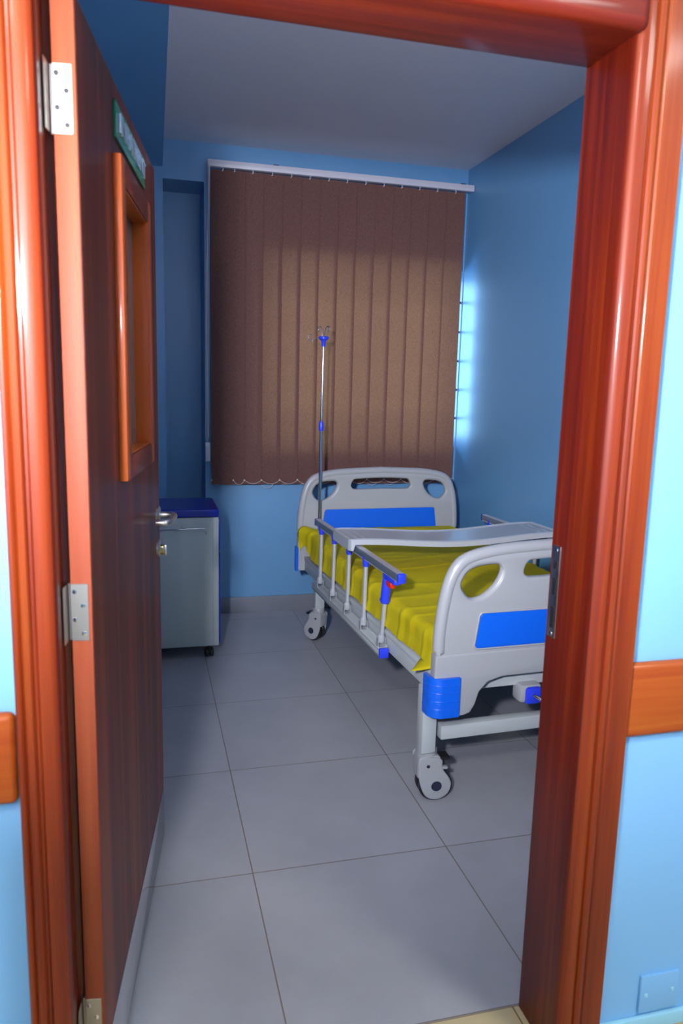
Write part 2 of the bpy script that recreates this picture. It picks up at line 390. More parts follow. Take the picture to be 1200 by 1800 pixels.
for i in range(5):
    z = WZ0+0.18*(i+1)
    inwin('security_bar', M['bars'], WX0, WX1, D+0.012, D+0.026, z-0.007, z+0.007, 0.003)

# ------------------------------------------------------------------ door frame (fixed)
fr = empty('trim_1', (0.06, WY0, 0)); struct(fr, 'varnished reddish wooden door frame around the open doorway', 'door frame')
FX, FYo = 0.06, WY0
JR, JL, HZ = 0.530, -0.412, 1.992
FN = -0.762   # corridor side face of the casing
def jamb_profile():
    # (across, y): across measured outward from the reveal face
    pts = [(0.004, -0.600), (0, -0.606), (0, FN+0.022)]
    for j in range(1, 6): a = R_(90*j/5); pts.append((0.022-0.022*math.cos(a), FN+0.022-0.022*math.sin(a)))
    pts += [(0.030, FN), (0.034, FN+0.007), (0.038, FN+0.007)]
    for j in range(0, 7): a = R_(180*j/6); pts.append((0.047-0.009*math.cos(a), FN+0.007-0.009*math.sin(a)))
    pts += [(0.058, FN+0.004), (0.061, FN+0.002)]
    return pts
def jamb(xr, sgn, outer, top):
    t = bmesh.new(); P = jamb_profile() + [(outer-0.003, FN+0.002), (outer, FN+0.006), (outer, WY0), (0.020, WY0), (0.020, -0.600)]
    A = [t.verts.new((xr+sgn*p[0]-FX, p[1]-FYo, 0)) for p in P]; B = [t.verts.new((xr+sgn*p[0]-FX, p[1]-FYo, top)) for p in P]
    n = len(P)
    for i in range(n): t.faces.new((A[i], A[(i+1) % n], B[(i+1) % n], B[i]))
    t.faces.new(A); t.faces.new(B[::-1]); bmesh.ops.recalc_face_normals(t, faces=t.faces[:])
    return t
for xr_, sg_, ou_ in ((JR, 1, 0.106), (JL-0.004, -1, 0.068)):
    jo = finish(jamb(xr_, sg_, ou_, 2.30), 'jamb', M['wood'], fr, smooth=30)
    jo.data.materials.append(M['lining_shaded'])
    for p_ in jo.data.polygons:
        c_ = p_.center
        if abs(c_.x+FX-xr_) < 0.012 and abs(p_.normal.x) > 0.75: p_.material_index = 1  # reveal faces take the wood with shade in its colour
box('rebate', M['lining_shaded'], -0.462-FX, -0.4055-FX, -0.668-FYo, -0.600-FYo, 0, HZ, 0.002, fr)
bm = bmesh.new()
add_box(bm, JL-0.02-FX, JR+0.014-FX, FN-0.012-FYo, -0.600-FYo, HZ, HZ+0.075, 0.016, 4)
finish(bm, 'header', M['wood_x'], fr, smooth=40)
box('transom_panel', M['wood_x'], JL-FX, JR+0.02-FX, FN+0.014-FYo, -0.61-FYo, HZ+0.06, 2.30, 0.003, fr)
# strike plate in the right jamb
st = box('strike_plate', M['steel'], JR-0.0016-FX, JR+0.001-FX, -0.641-FYo, -0.612-FYo, 0.895, 1.088, 0.0006, fr)
for z0, z1 in ((0.915, 0.960), (0.985, 1.020), (1.040, 1.055)):
    box('latch_slot', M['dark'], JR-0.0024-FX, JR+0.001-FX, -0.635-FYo, -0.622-FYo, z0, z1, 0, st)
for z in (0.902, 1.079):
    lathe('screw', M['chrome'], [(0.0, 0), (0.0045, 0.0), (0.0045, 0.0012), (0, 0.0016)], (JR-0.0016-FX, -0.627-FYo, z), (0, -PI/2, 0), 12, st)
# wood chips and scuffs on the right jamb edge
# ------------------------------------------------------------------ door leaf
dr = R_(-7.75)     # leaf direction rotated clockwise from +Y
HB = Vector((-0.3690, -0.676, 0.0))
door = empty('door_1', HB, dr); struct(door, 'dark reddish wooden door standing open into the room on the left', 'door')
# local: x>0 = towards the doorway (visible face at x=0), y = along the leaf
DT, DW, DH, DB = 0.035, 0.930, 1.962, 0.008
gw0, gw1, gz0, gz1 = 0.345, 0.668, 1.245, 1.775   # glazed opening
bm = bmesh.new()
for b in ((0, gw0, DB, DH), (gw1, DW, DB, DH), (gw0, gw1, DB, gz0), (gw0, gw1, gz1, DH)):
    add_box(bm, -DT, 0, b[0], b[1], b[2], b[3])
bmesh.ops.remove_doubles(bm, verts=bm.verts[:], dist=1e-5)
finish(bm, 'door_leaf', M['door'], door)
box('hinge_edge_lipping', M['edge'], -DT+0.0005, -0.0005, -0.004, 0.002, DB, DH, 0.001, door)
# moulding ring around the glass, standing proud of the leaf
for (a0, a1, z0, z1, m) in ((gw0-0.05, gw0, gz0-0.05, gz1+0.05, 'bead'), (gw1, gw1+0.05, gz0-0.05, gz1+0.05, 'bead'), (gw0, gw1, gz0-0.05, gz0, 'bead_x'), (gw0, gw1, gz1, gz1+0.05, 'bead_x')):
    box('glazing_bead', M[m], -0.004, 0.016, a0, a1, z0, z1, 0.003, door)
for (a0, a1, z0, z1) in ((gw1-0.003, gw1+0.0005, gz0, gz1), (gw0-0.0005, gw0+0.003, gz0, gz1), (gw0, gw1, gz0-0.0005, gz0+0.003), (gw0, gw1, gz1-0.003, gz1+0.0005)):
    box('glazing_reveal', M['bead'], -0.030, 0.012, a0, a1, z0, z1, 0.0008, door)
box('glass_pane', M['doorglass'], -0.026, -0.022, gw0, gw1, gz0, gz1, 0, door)
# kick plate
box('kick_plate', M['kick'], -0.0005, 0.0015, 0.02, DW-0.004, 0.010, 0.160, 0.0006, door)
# hinges
def hinge(z):
    h = empty('hinge', (0, 0, z), 0, door)
    bm = bmesh.new()
    add_panel(bm, [rrect(-0.034, -0.006, -0.049, 0.049, 0.002)], 0.0022, 0.0, XZ @ Matrix.Translation((0, 0, 0.0052)))
    finish(bm, 'hinge_plate', M['hinge'], h)
    tube('knuckle', M['hinge'], [(-DT-0.003, 0.002, -0.049), (-DT-0.003, 0.002, 0.049)], 0.004, 12, h)
    for k in range(4):
        xx = -0.028 if k % 2 == 0 else -0.014
        lathe('screw', M['dark'] if z > 1.5 else M['chrome'], [(0.0, 0), (0.0042, 0.0), (0.0038, 0.0010), (0, 0.0014)], (xx, -0.0062, 0.036-0.0242*k), (PI/2, 0, 0), 12, h)
    # fixed leaf on the frame rebate
    bm = bmesh.new(); add_box(bm, -DT-0.0055, -DT-0.004, -0.034, -0.006, -0.049, 0.049, 0.0004); finish(bm, 'frame_plate', M['hinge'], h)
for z in (1.812, 1.012, 0.225): hinge(z)
# lever handle: horizontal U of tube returning to the door
ly, lz = 0.872, 1.028
lv = empty('lever_handle', (0, ly, lz), 0, door)
lathe('rose', M['steel'], [(0.0, 0), (0.026, 0), (0.026, 0.006), (0.022, 0.009), (0, 0.009)], (0, 0, 0), (0, PI/2, 0), 28, lv)
tube('lever', M['steel'], catmull([(0.006, 0, 0), (0.035, 0, 0), (0.047, -0.012, 0), (0.050, -0.035, 0), (0.050, -0.095, 0), (0.046, -0.120, 0), (0.035, -0.130, 0), (0.014, -0.130, 0)], False, 6), 0.0095, 16, lv)
lk = empty('lock_cylinder', (0, ly, lz-0.098), 0, door)
lathe('rose', M['steel'], [(0.0, 0), (0.025, 0), (0.025, 0.006), (0.021, 0.009), (0, 0.009)], (0, 0, 0), (0, PI/2, 0), 28, lk)
bm = bmesh.new(); add_panel(bm, [rrect(-0.009, 0.009, -0.016, 0.012, 0.008)], 0.012, 0.001, Matrix.Translation((0.013, 0, 0)) @ Matrix.Rotation(PI/2, 4, 'Z') @ XZ)
finish(bm, 'cylinder', M['brass'], lk, smooth=40)
box('key_bow', M['steel'], 0.018, 0.026, -0.001, 0.001, -0.020, 0.010, 0.0008, lk)
# sign on the door
sg = empty('door_sign', (0, 0.513, 1.893), 0, door)
bm = bmesh.new(); add_box(bm, 0.0, 0.004, -0.198, 0.198, -0.034, 0.034, 0.0008); finish(bm, 'sign_plate', M['sign'], sg)
def text_obj(body, size, m, parent, mtx, ext, width=None):
    cu = bpy.data.curves.new('txt', 'FONT'); cu.body = body; cu.size = size; cu.extrude = ext; cu.align_x = 'CENTER'; cu.align_y = 'CENTER'
    cu.offset = 0.0004
    o = bpy.data.objects.new('txt', cu); C.objects.link(o)
    dg = bpy.context.evaluated_depsgraph_get(); me = bpy.data.meshes.new_from_object(o.evaluated_get(dg))
    bpy.data.objects.remove(o); bpy.data.curves.remove(cu)
    xs = [v.co.x for v in me.vertices]
    if width:
        k = width/(max(xs)-min(xs)); me.transform(Matrix.Diagonal((k, 1, 1, 1)))
    me.transform(mtx); me.materials.clear(); me.materials.append(m)
    t = bpy.data.objects.new('lettering', me); C.objects.link(t); t.parent = parent; return t
# text x -> local y, text y -> z, facing +x
TM = Matrix(((0, 0, 1, 0.0060), (1, 0, 0, 0.012), (0, 1, 0, 0), (0, 0, 0, 1)))
text_obj('INPATIENT', 0.052, M['letter'], sg, TM, 0.0025, width=0.350)

# ------------------------------------------------------------------ corridor wall fittings
def bumper(name, x0, x1, lab):
    bm = bmesh.new(); add_box(bm, x0, x1, WY0-0.024, WY0, 0.712, 0.868, 0.011, 4)
    o = finish(bm, name, M['rail_x'], None, smooth=40); struct(o, lab, 'wall rail'); return o
bumper('trim_2', 0.641, 3.3, 'varnished wooden bumper rail on the corridor wall right of the door')
bumper('trim_3', -3.1, -0.489, 'varnished wooden bumper rail on the corridor wall left of the door')
cp = box('blank_cover_plate', M['wall_corr'], 0.755, 0.852, WY0-0.007, WY0, 0.042, 0.134, 0.0022)
tag(cp, 'square painted blank cover plate low on the corridor wall beside the right jamb', 'cover plate')
for x, z in ((0.770, 0.086), (0.837, 0.090)):
    lathe('screw', M['skirt_blue'], [(0, 0), (0.005, 0), (0.004, 0.002), (0, 0.0026)], (x, WY0-0.007, z), (PI/2, 0, 0), 14, cp)
# added housing behind the unseen fill light, inside the room above the doorway
wl = empty('fill_light_housing', (0.55, -0.60, 2.22)); tag(wl, 'unseen housing added for the fill light inside the room above the doorway', 'lamp')
box('fill_light_backplate', M['lampbody'], -0.62, 0.62, 0.0, 0.035, -0.07, 0.05, 0.006, wl)
# corridor ceiling lamps
def clamp_lamp(x, y, lab):
    L_ = empty('ceiling_lamp', (x, y, H+0.03)); tag(L_, lab, 'lamp')
    box('lamp_housing', M['lampbody'], -0.32, 0.32, -0.32, 0.32, -0.05, 0.0, 0.004, L_)
    box('diffuser', M['lamp'], -0.30, 0.30, -0.30, 0.30, -0.056, -0.049, 0.002, L_)
clamp_lamp(-0.85, -2.5, 'square lit ceiling lamp over the corridor left of the doorway')
clamp_lamp(1.5, -2.5, 'square lit ceiling lamp over the corridor to the right of the doorway')

# ------------------------------------------------------------------ vertical blind
BY = D-0.085
vb = empty('vertical_blind', (0.86, BY, 2.60)); tag(vb, 'brown fabric vertical blind hanging from a white rail over the window', 'blind')
bx, bz = 0.86, 2.60
bm = bmesh.new()
add_box(bm, 0.075-bx, 1.652-bx, -0.022, 0.022, -0.026, 0.010, 0.003)
add_box(bm, 0.075-bx, 1.652-bx, -0.024, -0.019, -0.012, -0.006, 0.001)
finish(bm, 'head_rail', M['white_metal'], vb, smooth=35)
for x in (0.455, 1.585):
    box('mounting_bracket', M['navy'], x-0.015-bx, x+0.015-bx, -0.012, 0.085, 0.008, 0.017, 0.001, vb)
edges = [0.218, 0.283, 0.385, 0.494, 0.603, 0.710, 0.820, 0.929, 1.040, 1.150, 1.260, 1.372, 1.484, 1.600]
SW = 0.127; ZT, ZB = 2.565, 0.815
for i, xe in enumerate(edges):
    xe -= bx
    tilt = R_(8+random.uniform(-1.2, 1.2)); c, s = math.cos(tilt), math.sin(tilt)
    xc = xe - SW/2*c; nx, nz = 6, 40; bow = random.uniform(0.001, 0.003)
    bm = bmesh.new(); grid = []
    for b in range(nz+1):
        z = ZT-bz + (ZB-ZT)*b/nz; tw = R_(random.uniform(-0.1, 0.1)); row = []
        for a in range(nx+1):
            u = (a/nx-0.5); d = bow*(1-4*u*u) + 0.0007*math.sin(b*0.45+i)
            row.append(bm.verts.new((xc+u*SW*c - d*s, -u*SW*s - d*c, z)))
        grid.append(row)
    for b in range(nz):
        for a in range(nx): bm.faces.new((grid[b][a], grid[b][a+1], grid[b+1][a+1], grid[b+1][a]))
    sl = finish(bm, 'slat', M['blind'], vb, smooth=60)
    # hanger and bottom weight
    tube('hanger', M['white_metal'], [(xc, 0, -0.024), (xc+0.006, -0.004, -0.030), (xc+0.004, -0.006, -0.038), (xc, -0.002, -0.042)], 0.0025, 8, sl)
    for u in (-0.49, 0.49):
        box('chain_clip', M['cord'], xc+u*SW*c-0.004, xc+u*SW*c+0.004, -u*SW*s-0.004, -u*SW*s+0.004, ZB-bz+0.022, ZB-bz+0.030, 0.001, sl)
    if i < len(edges)-1:
        xn = edges[i+1]-bx
        for u, yy, sag in ((0.5, -0.5*SW*s-0.003, 0.020+random.uniform(0, 0.010)), (-0.5, 0.5*SW*s+0.003, 0.024+random.uniform(0, 0.02))):
            xa = xc+u*SW*c; xb = xn-SW*c if u < 0 else xn
            if i == 3 and u < 0: sag = 0.052
            pts = [(xa+(xb-xa)*k/12, yy, ZB-bz+0.026-sag*4*(k/12)*(1-k/12)) for k in range(13)]
            tube('bottom_chain', M['cord'], pts, 0.0013, 6, sl)
cz = 1.10
tube('control_cord', M['cord'], [(0.083-bx, -0.026, -0.01), (0.066-bx, -0.028, -0.60), (0.058-bx, -0.028, -1.40), (0.056-bx, -0.030, -1.50), (0.064-bx, -0.032, -1.53), (0.072-bx, -0.032, -1.50), (0.074-bx, -0.030, -1.40), (0.078-bx, -0.028, -0.60), (0.086-bx, -0.026, -0.01)], 0.0018, 8, vb)
tube('control_cord', M['cord'], [(0.078-bx, -0.018, -0.01), (0.069-bx, -0.018, -0.8), (0.068-bx, -0.018, -1.54)], 0.0012, 8, vb)
box('cord_weight', M['white_metal'], 0.054-bx, 0.082-bx, -0.030, -0.010, -1.645, -1.535, 0.003, vb)

# ------------------------------------------------------------------ bedside locker (seen from its side)
lc = empty('bedside_locker', (-0.16, 1.93, 0)); tag(lc, 'pale grey bedside locker with blue top standing by the niche', 'locker')
x0, x1, y0, y1 = -0.23, 0.226, -0.18, 0.21
box('body', M['locker'], x0, x1, y0, y1, 0.072, 0.742, 0.006, lc)
box('corner_post', M['locker'], x1-0.028, x1+0.001, y0-0.003, y0+0.02, 0.074, 0.742, 0.004, lc)
bm = bmesh.new()
add_panel(bm, [rrect(x0-0.004, x1+0.004, y0-0.006, y1+0.006, 0.02)], 0.040, 0.008, Matrix.Translation((0, 0, 0.763)))
finish(bm, 'top', M['blue_dark'], lc, smooth=40)
for z0, z1 in ((0.085, 0.40), (0.41, 0.56), (0.57, 0.73)):
    d_ = box('drawer' if z0 > 0.2 else 'cupboard_door', M['blue_dark'], x1, x1+0.010, y0+0.008, y1-0.008, z0, z1, 0.003, lc)
    tube('handle', M['grey_paint'], [(x1+0.008, -0.05, z1-0.04), (x1+0.012, -0.05, z1-0.04), (x1+0.014, 0.0, z1-0.04), (x1+0.012, 0.08, z1-0.04), (x1+0.008, 0.08, z1-0.04)], 0.003, 8, d_)
tube('towel_rail', M['chrome'], [(x0+0.03, y0-0.001, 0.655), (x0+0.03, y0-0.014, 0.668), (x0+0.045, y0-0.016, 0.682), (x1-0.075, y0-0.016, 0.690), (x1-0.062, y0-0.015, 0.682), (x1-0.062, y0-0.012, 0.662), (x1-0.062, y0-0.001, 0.656)], 0.0028, 10, lc)
lathe('hook', M['locker'], [(0, 0), (0.014, 0), (0.012, 0.006), (0, 0.008)], (0.055, y0, 0.694), (PI/2, 0, 0), 20, lc)
def small_caster(x, y):
    c_ = empty('caster', (x, y, 0), R_(random.uniform(-30, 30)), lc)
    for s in (-1, 1): lathe('wheel', M['black'], [(0, -0.008), (0.022, -0.008), (0.025, -0.004), (0.025, 0.004), (0.022, 0.008), (0, 0.008)], (s*0.012, 0, 0.025), (0, PI/2, 0), 20, c_)
    box('fork', M['black'], -0.006, 0.006, -0.016, 0.016, 0.02, 0.074, 0.003, c_)
for x, y in ((x0+0.04, y0+0.05), (x1-0.045, y0+0.05), (x0+0.04, y1-0.05), (x1-0.045, y1-0.05)): small_caster(x, y)

# ------------------------------------------------------------------ hospital bed
TH = R_(2.37)
bed = empty('hospital_bed', (1.095, 0.217, 0), TH); tag(bed, 'white hospital bed with blue panels on wheels beside the right wall', 'bed')
def board(name, y, dz, thick, facing):
    """moulded end board in local x-z; facing -1: outer side looks towards -y"""
    bd = empty(name, (0, y, dz), 0, bed)
    half = [(0.0, 0.463), (0.24, 0.461), (0.292, 0.447), (0.322, 0.415), (0.335, 0.372), (0.352, 0.345), (0.375, 0.338), (0.47, 0.338), (0.485, 0.350), (0.484, 0.46), (0.481, 0.56)]
    upper = [(0.481, 0.56), (0.480, 0.64), (0.470, 0.73), (0.455, 0.80), (0.432, 0.848), (0.395, 0.878), (0.32, 0.896), (0.22, 0.906), (0.0, 0.914)]
    h2 = [tuple(p) for p in catmull([(x, z) for x, z in upper], False, 4)]
    right = half[:-1] + [(p[0], p[1]) for p in h2]
    left = [(-x, z) for x, z in right[::-1] if abs(x) > 1e-6]
    outline = right + left
    def dh(s):
        return [(s*p[0], p[1]) for p in catmull([(0.405, 0.775), (0.392, 0.815), (0.360, 0.838), (0.310, 0.846), (0.272, 0.843), (0.258, 0.820), (0.270, 0.785), (0.296, 0.755), (0.335, 0.733), (0.375, 0.735)], True, 4)]
    slot = [(p[0], p[1]) for p in catmull([(-0.18, 0.815), (-0.168, 0.845), (-0.14, 0.853), (0, 0.858), (0.14, 0.853), (0.168, 0.845), (0.18, 0.815), (0.165, 0.798), (0.13, 0.795), (0, 0.797), (-0.13, 0.795), (-0.165, 0.798)], True, 4)]
    bm = bmesh.new()
    add_panel(bm, [outline, dh(1), dh(-1), slot], thick, 0.010, XZ)
    # rounded rim running up, over and down, and round the grip holes
    rim = [(p[0], 0, p[1]) for p in ([(0.470, 0.56)] + [(x-0.014*(1 if x > 0.3 else x/0.3), z-0.014) for x, z in [(p[0], p[1]) for p in h2]])]
    rim = [(x, y_, z) for x, y_, z in rim if z > 0.555]
    full = rim + [(-x, y_, z) for x, y_, z in rim[::-1] if x > 1e-6]
    add_tube(bm, full, 0.0215, 14)
    for s in (1, -1):
        cx, cz_ = s*0.33, 0.79
        lp = [(cx+(p[0]-cx)*1.16, 0, cz_+(p[1]-cz_)*1.20) for p in dh(s)]
        add_tube(bm, lp, 0.016, 10, closed=True)
    # lower apron slightly proud
    ap = [(p[0]*1.004, p[1]) for p in half[:-1]] + [(0.485, 0.552)]
    apo = ap + [(-x, z) for x, z in ap[::-1] if abs(x) > 1e-6]
    add_panel(bm, [apo], thick+0.008, 0.006, XZ)
    finish(bm, 'panel', M['plastic'], bd, smooth=38)
    # coloured insert both sides
    ins = []
    for cx, cy, r, a0, a1 in ((0.318, 0.667, 0.016, -8, 90), (-0.318, 0.667, 0.016, 90, 188), (-0.333, 0.580, 0.014, 188, 270), (0.333, 0.580, 0.014, 270, 352)):
        for k in range(7): a = R_(a0+(a1-a0)*k/6); ins.append((cx+r*math.cos(a), cy+r*math.sin(a)))
    for s in (-1, 1):
        bm = bmesh.new(); add_panel(bm, [ins], 0.006, 0.002, Matrix.Translation((0, s*(thick/2+0.0005), 0)) @ XZ)
        finish(bm, 'blue_insert', M['blue'] if True else M['blue_dark'], bd, smooth=40)
        fr_ = [(x*1.012, 0, z) for x, z in ins]
        bm = bmesh.new(); add_tube(bm, [(p[0]*1.012, s*(thick/2+0.001), 0.6235+(p[1]-0.6235)*1.05) for p in ins], 0.0035, 8, closed=True)
        finish(bm, 'insert_border', M['plastic'], bd, smooth=60)
    return bd
fb = board('footboard', 0.0, 0.0, 0.034, -1)
hb = board('headboard', 1.875, 0.036, 0.034, 1)
# blue corner guards on the ends of the boards
def guard(bd, sx, sy, z0=0.342, z1=0.476):
    bm = bmesh.new(); P = []
    for k in range(13):
        a = R_(90*k/12)
        P.append((0.455+0.045*math.sin(a), -0.045*math.cos(a)+0.010))
    P = [(0.400, -0.035)] + P + [(0.500, 0.040)]
    Q = [(x-0.0 if i < 2 else x, y) for i, (x, y) in enumerate(P)]
    inn = []
    for i, (x, y) in enumerate(P):
        a = P[max(i-1, 0)]; b = P[min(i+1, len(P)-1)]; t_ = Vector((b[0]-a[0], b[1]-a[1])).normalized(); inn.append((x-t_.y*0.012, y+t_.x*0.012))
    loop = P+inn[::-1]
    lo = [bm.verts.new((sx*x, sy*-y if sy > 0 else y, z0-0.0)) for x, y in loop]; hi = [bm.verts.new((sx*x, sy*-y if sy > 0 else y, z1)) for x, y in loop]
    n = len(loop)
    for i in range(n): bm.faces.new((lo[i], lo[(i+1) % n], hi[(i+1) % n], hi[i]))
    for k in range(len(P)-1):
        bm.faces.new((lo[k], lo[k+1], lo[n-2-k], lo[n-1-k])); bm.faces.new((hi[k], hi[k+1], hi[n-2-k], hi[n-1-k]))
    bmesh.ops.recalc_face_normals(bm, faces=bm.faces[:])
    g = finish(bm, 'corner_guard', M['blue'], bd, smooth=30)
    for k in range(4):
        z = z0+0.03+k*0.027
        rb = bmesh.new(); add_tube(rb, [(sx*(x+0.0), (sy*-y if sy > 0 else y), z) for x, y in P], 0.0018, 6)
        me = bpy.data.meshes.new('t'); rb.to_mesh(me); rb.free()
        b2 = bmesh.new(); b2.from_mesh(g.data); b2.from_mesh(me); b2.to_mesh(g.data); b2.free(); bpy.data.meshes.remove(me)
    return g
for sx in (-1, 1): guard(fb, sx, -1); guard(hb, sx, 1)
# frame
bm = bmesh.new()
for sx in (-1, 1):
    add_box(bm, min(sx*0.405, sx*0.445), max(sx*0.405, sx*0.445), 0.02, 1.86, 0.375, 0.445, 0.004)
for y in (0.035, 0.6, 1.2, 1.80): add_box(bm, -0.42, 0.42, y, y+0.04, 0.400, 0.440, 0.004)
finish(bm, 'main_frame', M['grey_paint'], bed, smooth=35)
bm = bmesh.new(); add_box(bm, -0.455, 0.455, 0.05, 1.83, 0.440, 0.462, 0.004); finish(bm, 'mattress_deck', M['grey_paint'], bed, smooth=35)
# legs, crossbars
bm = bmesh.new(); add_box(bm, -0.42, 0.42, 0.050, 0.090, 0.222, 0.272, 0.004); finish(bm, 'crossbar', M['grey_paint'], bed, smooth=35)
bm = bmesh.new(); add_box(bm, -0.40, 0.40, 1.73, 1.77, 0.240, 0.290, 0.004); finish(bm, 'crossbar', M['grey_paint'], bed, smooth=35)
LEG = [(-0.470, 0.062, -6, 1.08), (0.470, 0.062, 20, 1.08), (-0.388, 1.745, 130, 1.0), (0.388, 1.745, -30, 1.0)]
def caster(x, y, cs, z_top, ca):
    c_ = empty('caster', (x, y, 0), R_(ca), bed); c_.scale = (cs, cs, 1.03)
    # twin wheel caster; wheel axis along local y
    ox = 0.026
    for s in (-1, 1):
        lathe('wheel', M['black'], [(0, -0.010), (0.050, -0.010), (0.0545, -0.006), (0.0545, 0.006), (0.050, 0.010), (0, 0.010)], (ox, s*0.018, 0.0545), (PI/2, 0, 0), 36, c_)
    # outer shell: teardrop cover plates over both wheels + hood
    bm = bmesh.new()
    sh = []
    for k in range(25):
        a = R_(-200+ 260*k/24); sh.append((ox+0.049*math.cos(a), 0.0555+0.049*math.sin(a)))
    sh = [p for p in sh]
    cover = catmull([(ox+0.049*math.cos(R_(a)), 0.056+0.049*math.sin(R_(a))) for a in (-170, -130, -90, -45, 0, 35)] + [(ox+0.018, 0.118), (ox+0.012, 0.150), (-0.030, 0.158), (-0.034, 0.120), (-0.032, 0.085)], True, 5)
    for s in (-1, 1):
        add_panel(bm, [[(p[0], p[1]) for p in cover]], 0.010, 0.004, Matrix.Translation((0, s*0.0305, 0)) @ XZ)
    hood = catmull([(-0.034, 0.085), (-0.036, 0.125), (-0.030, 0.158), (0.0, 0.162), (ox+0.008, 0.158), (ox+0.015, 0.130), (ox+0.012, 0.118), (-0.012, 0.112), (-0.024, 0.10)], True, 5)
    add_panel(bm, [[(p[0], p[1]) for p in hood]], 0.060, 0.004, XZ)
    add_lathe(bm, [(0.0, 0.155), (0.032, 0.155), (0.033, 0.160), (0.033, 0.178), (0.030, 0.183), (0, 0.183)], 28)
    finish(bm, 'housing', M['plastic'], c_, smooth=35)
    for s in (-1, 1):
        lathe('hub_cap', M['navy'], [(0, 0), (0.0175, 0), (0.0165, 0.0025), (0, 0.003)], (ox, s*0.0352, 0.056), (s*-PI/2, 0, 0), 28, c_)
        lathe('axle_hole', M['navy'], [(0, 0), (0.006, 0), (0.005, 0.002), (0, 0.002)], (-0.004, s*0.0352, 0.128), (s*-PI/2, 0, 0), 18, c_)
    bm = bmesh.new(); add_box(bm, 0.030, 0.072, -0.022, 0.022, 0.138, 0.150, 0.004); add_box(bm, 0.036, 0.058, -0.012, 0.012, 0.110, 0.142, 0.003)
    finish(bm, 'brake_pedal', M['black'], c_, smooth=35)
    bm = bmesh.new(); add_box(bm, 0.018, 0.062, -0.034, -0.018, 0.113, 0.122, 0.003); finish(bm, 'brake_lever', M['plastic'], c_, smooth=35)
for i, (x, y, ca, cs) in enumerate(LEG):
    bm = bmesh.new(); add_box(bm, x-0.026, x+0.026, y-0.026, y+0.026, 0.186, 0.42, 0.005); finish(bm, 'leg', M['grey_paint'], bed, smooth=35)
    caster(x+(0.016 if i < 1 else 0), y+(0.024 if i < 2 else 0), cs, 0.18, ca)
# crank under the footboard
ck = empty('crank', (-0.125, 0.0, 0.378), 0, bed)
box('bracket', M['plastic'], -0.030, 0.050, 0.0, 0.06, -0.030, 0.034, 0.010, ck)
box('blue_housing', M['blue_end'], -0.012, 0.046, -0.012, 0.02, -0.034, 0.026, 0.010, ck)
tube('crank_rod', M['chrome'], [(0.012, -0.005, 0.0), (0.016, -0.03, 0.0), (0.05, -0.055, -0.02), (0.16, -0.075, -0.075)], 0.006, 12, ck)
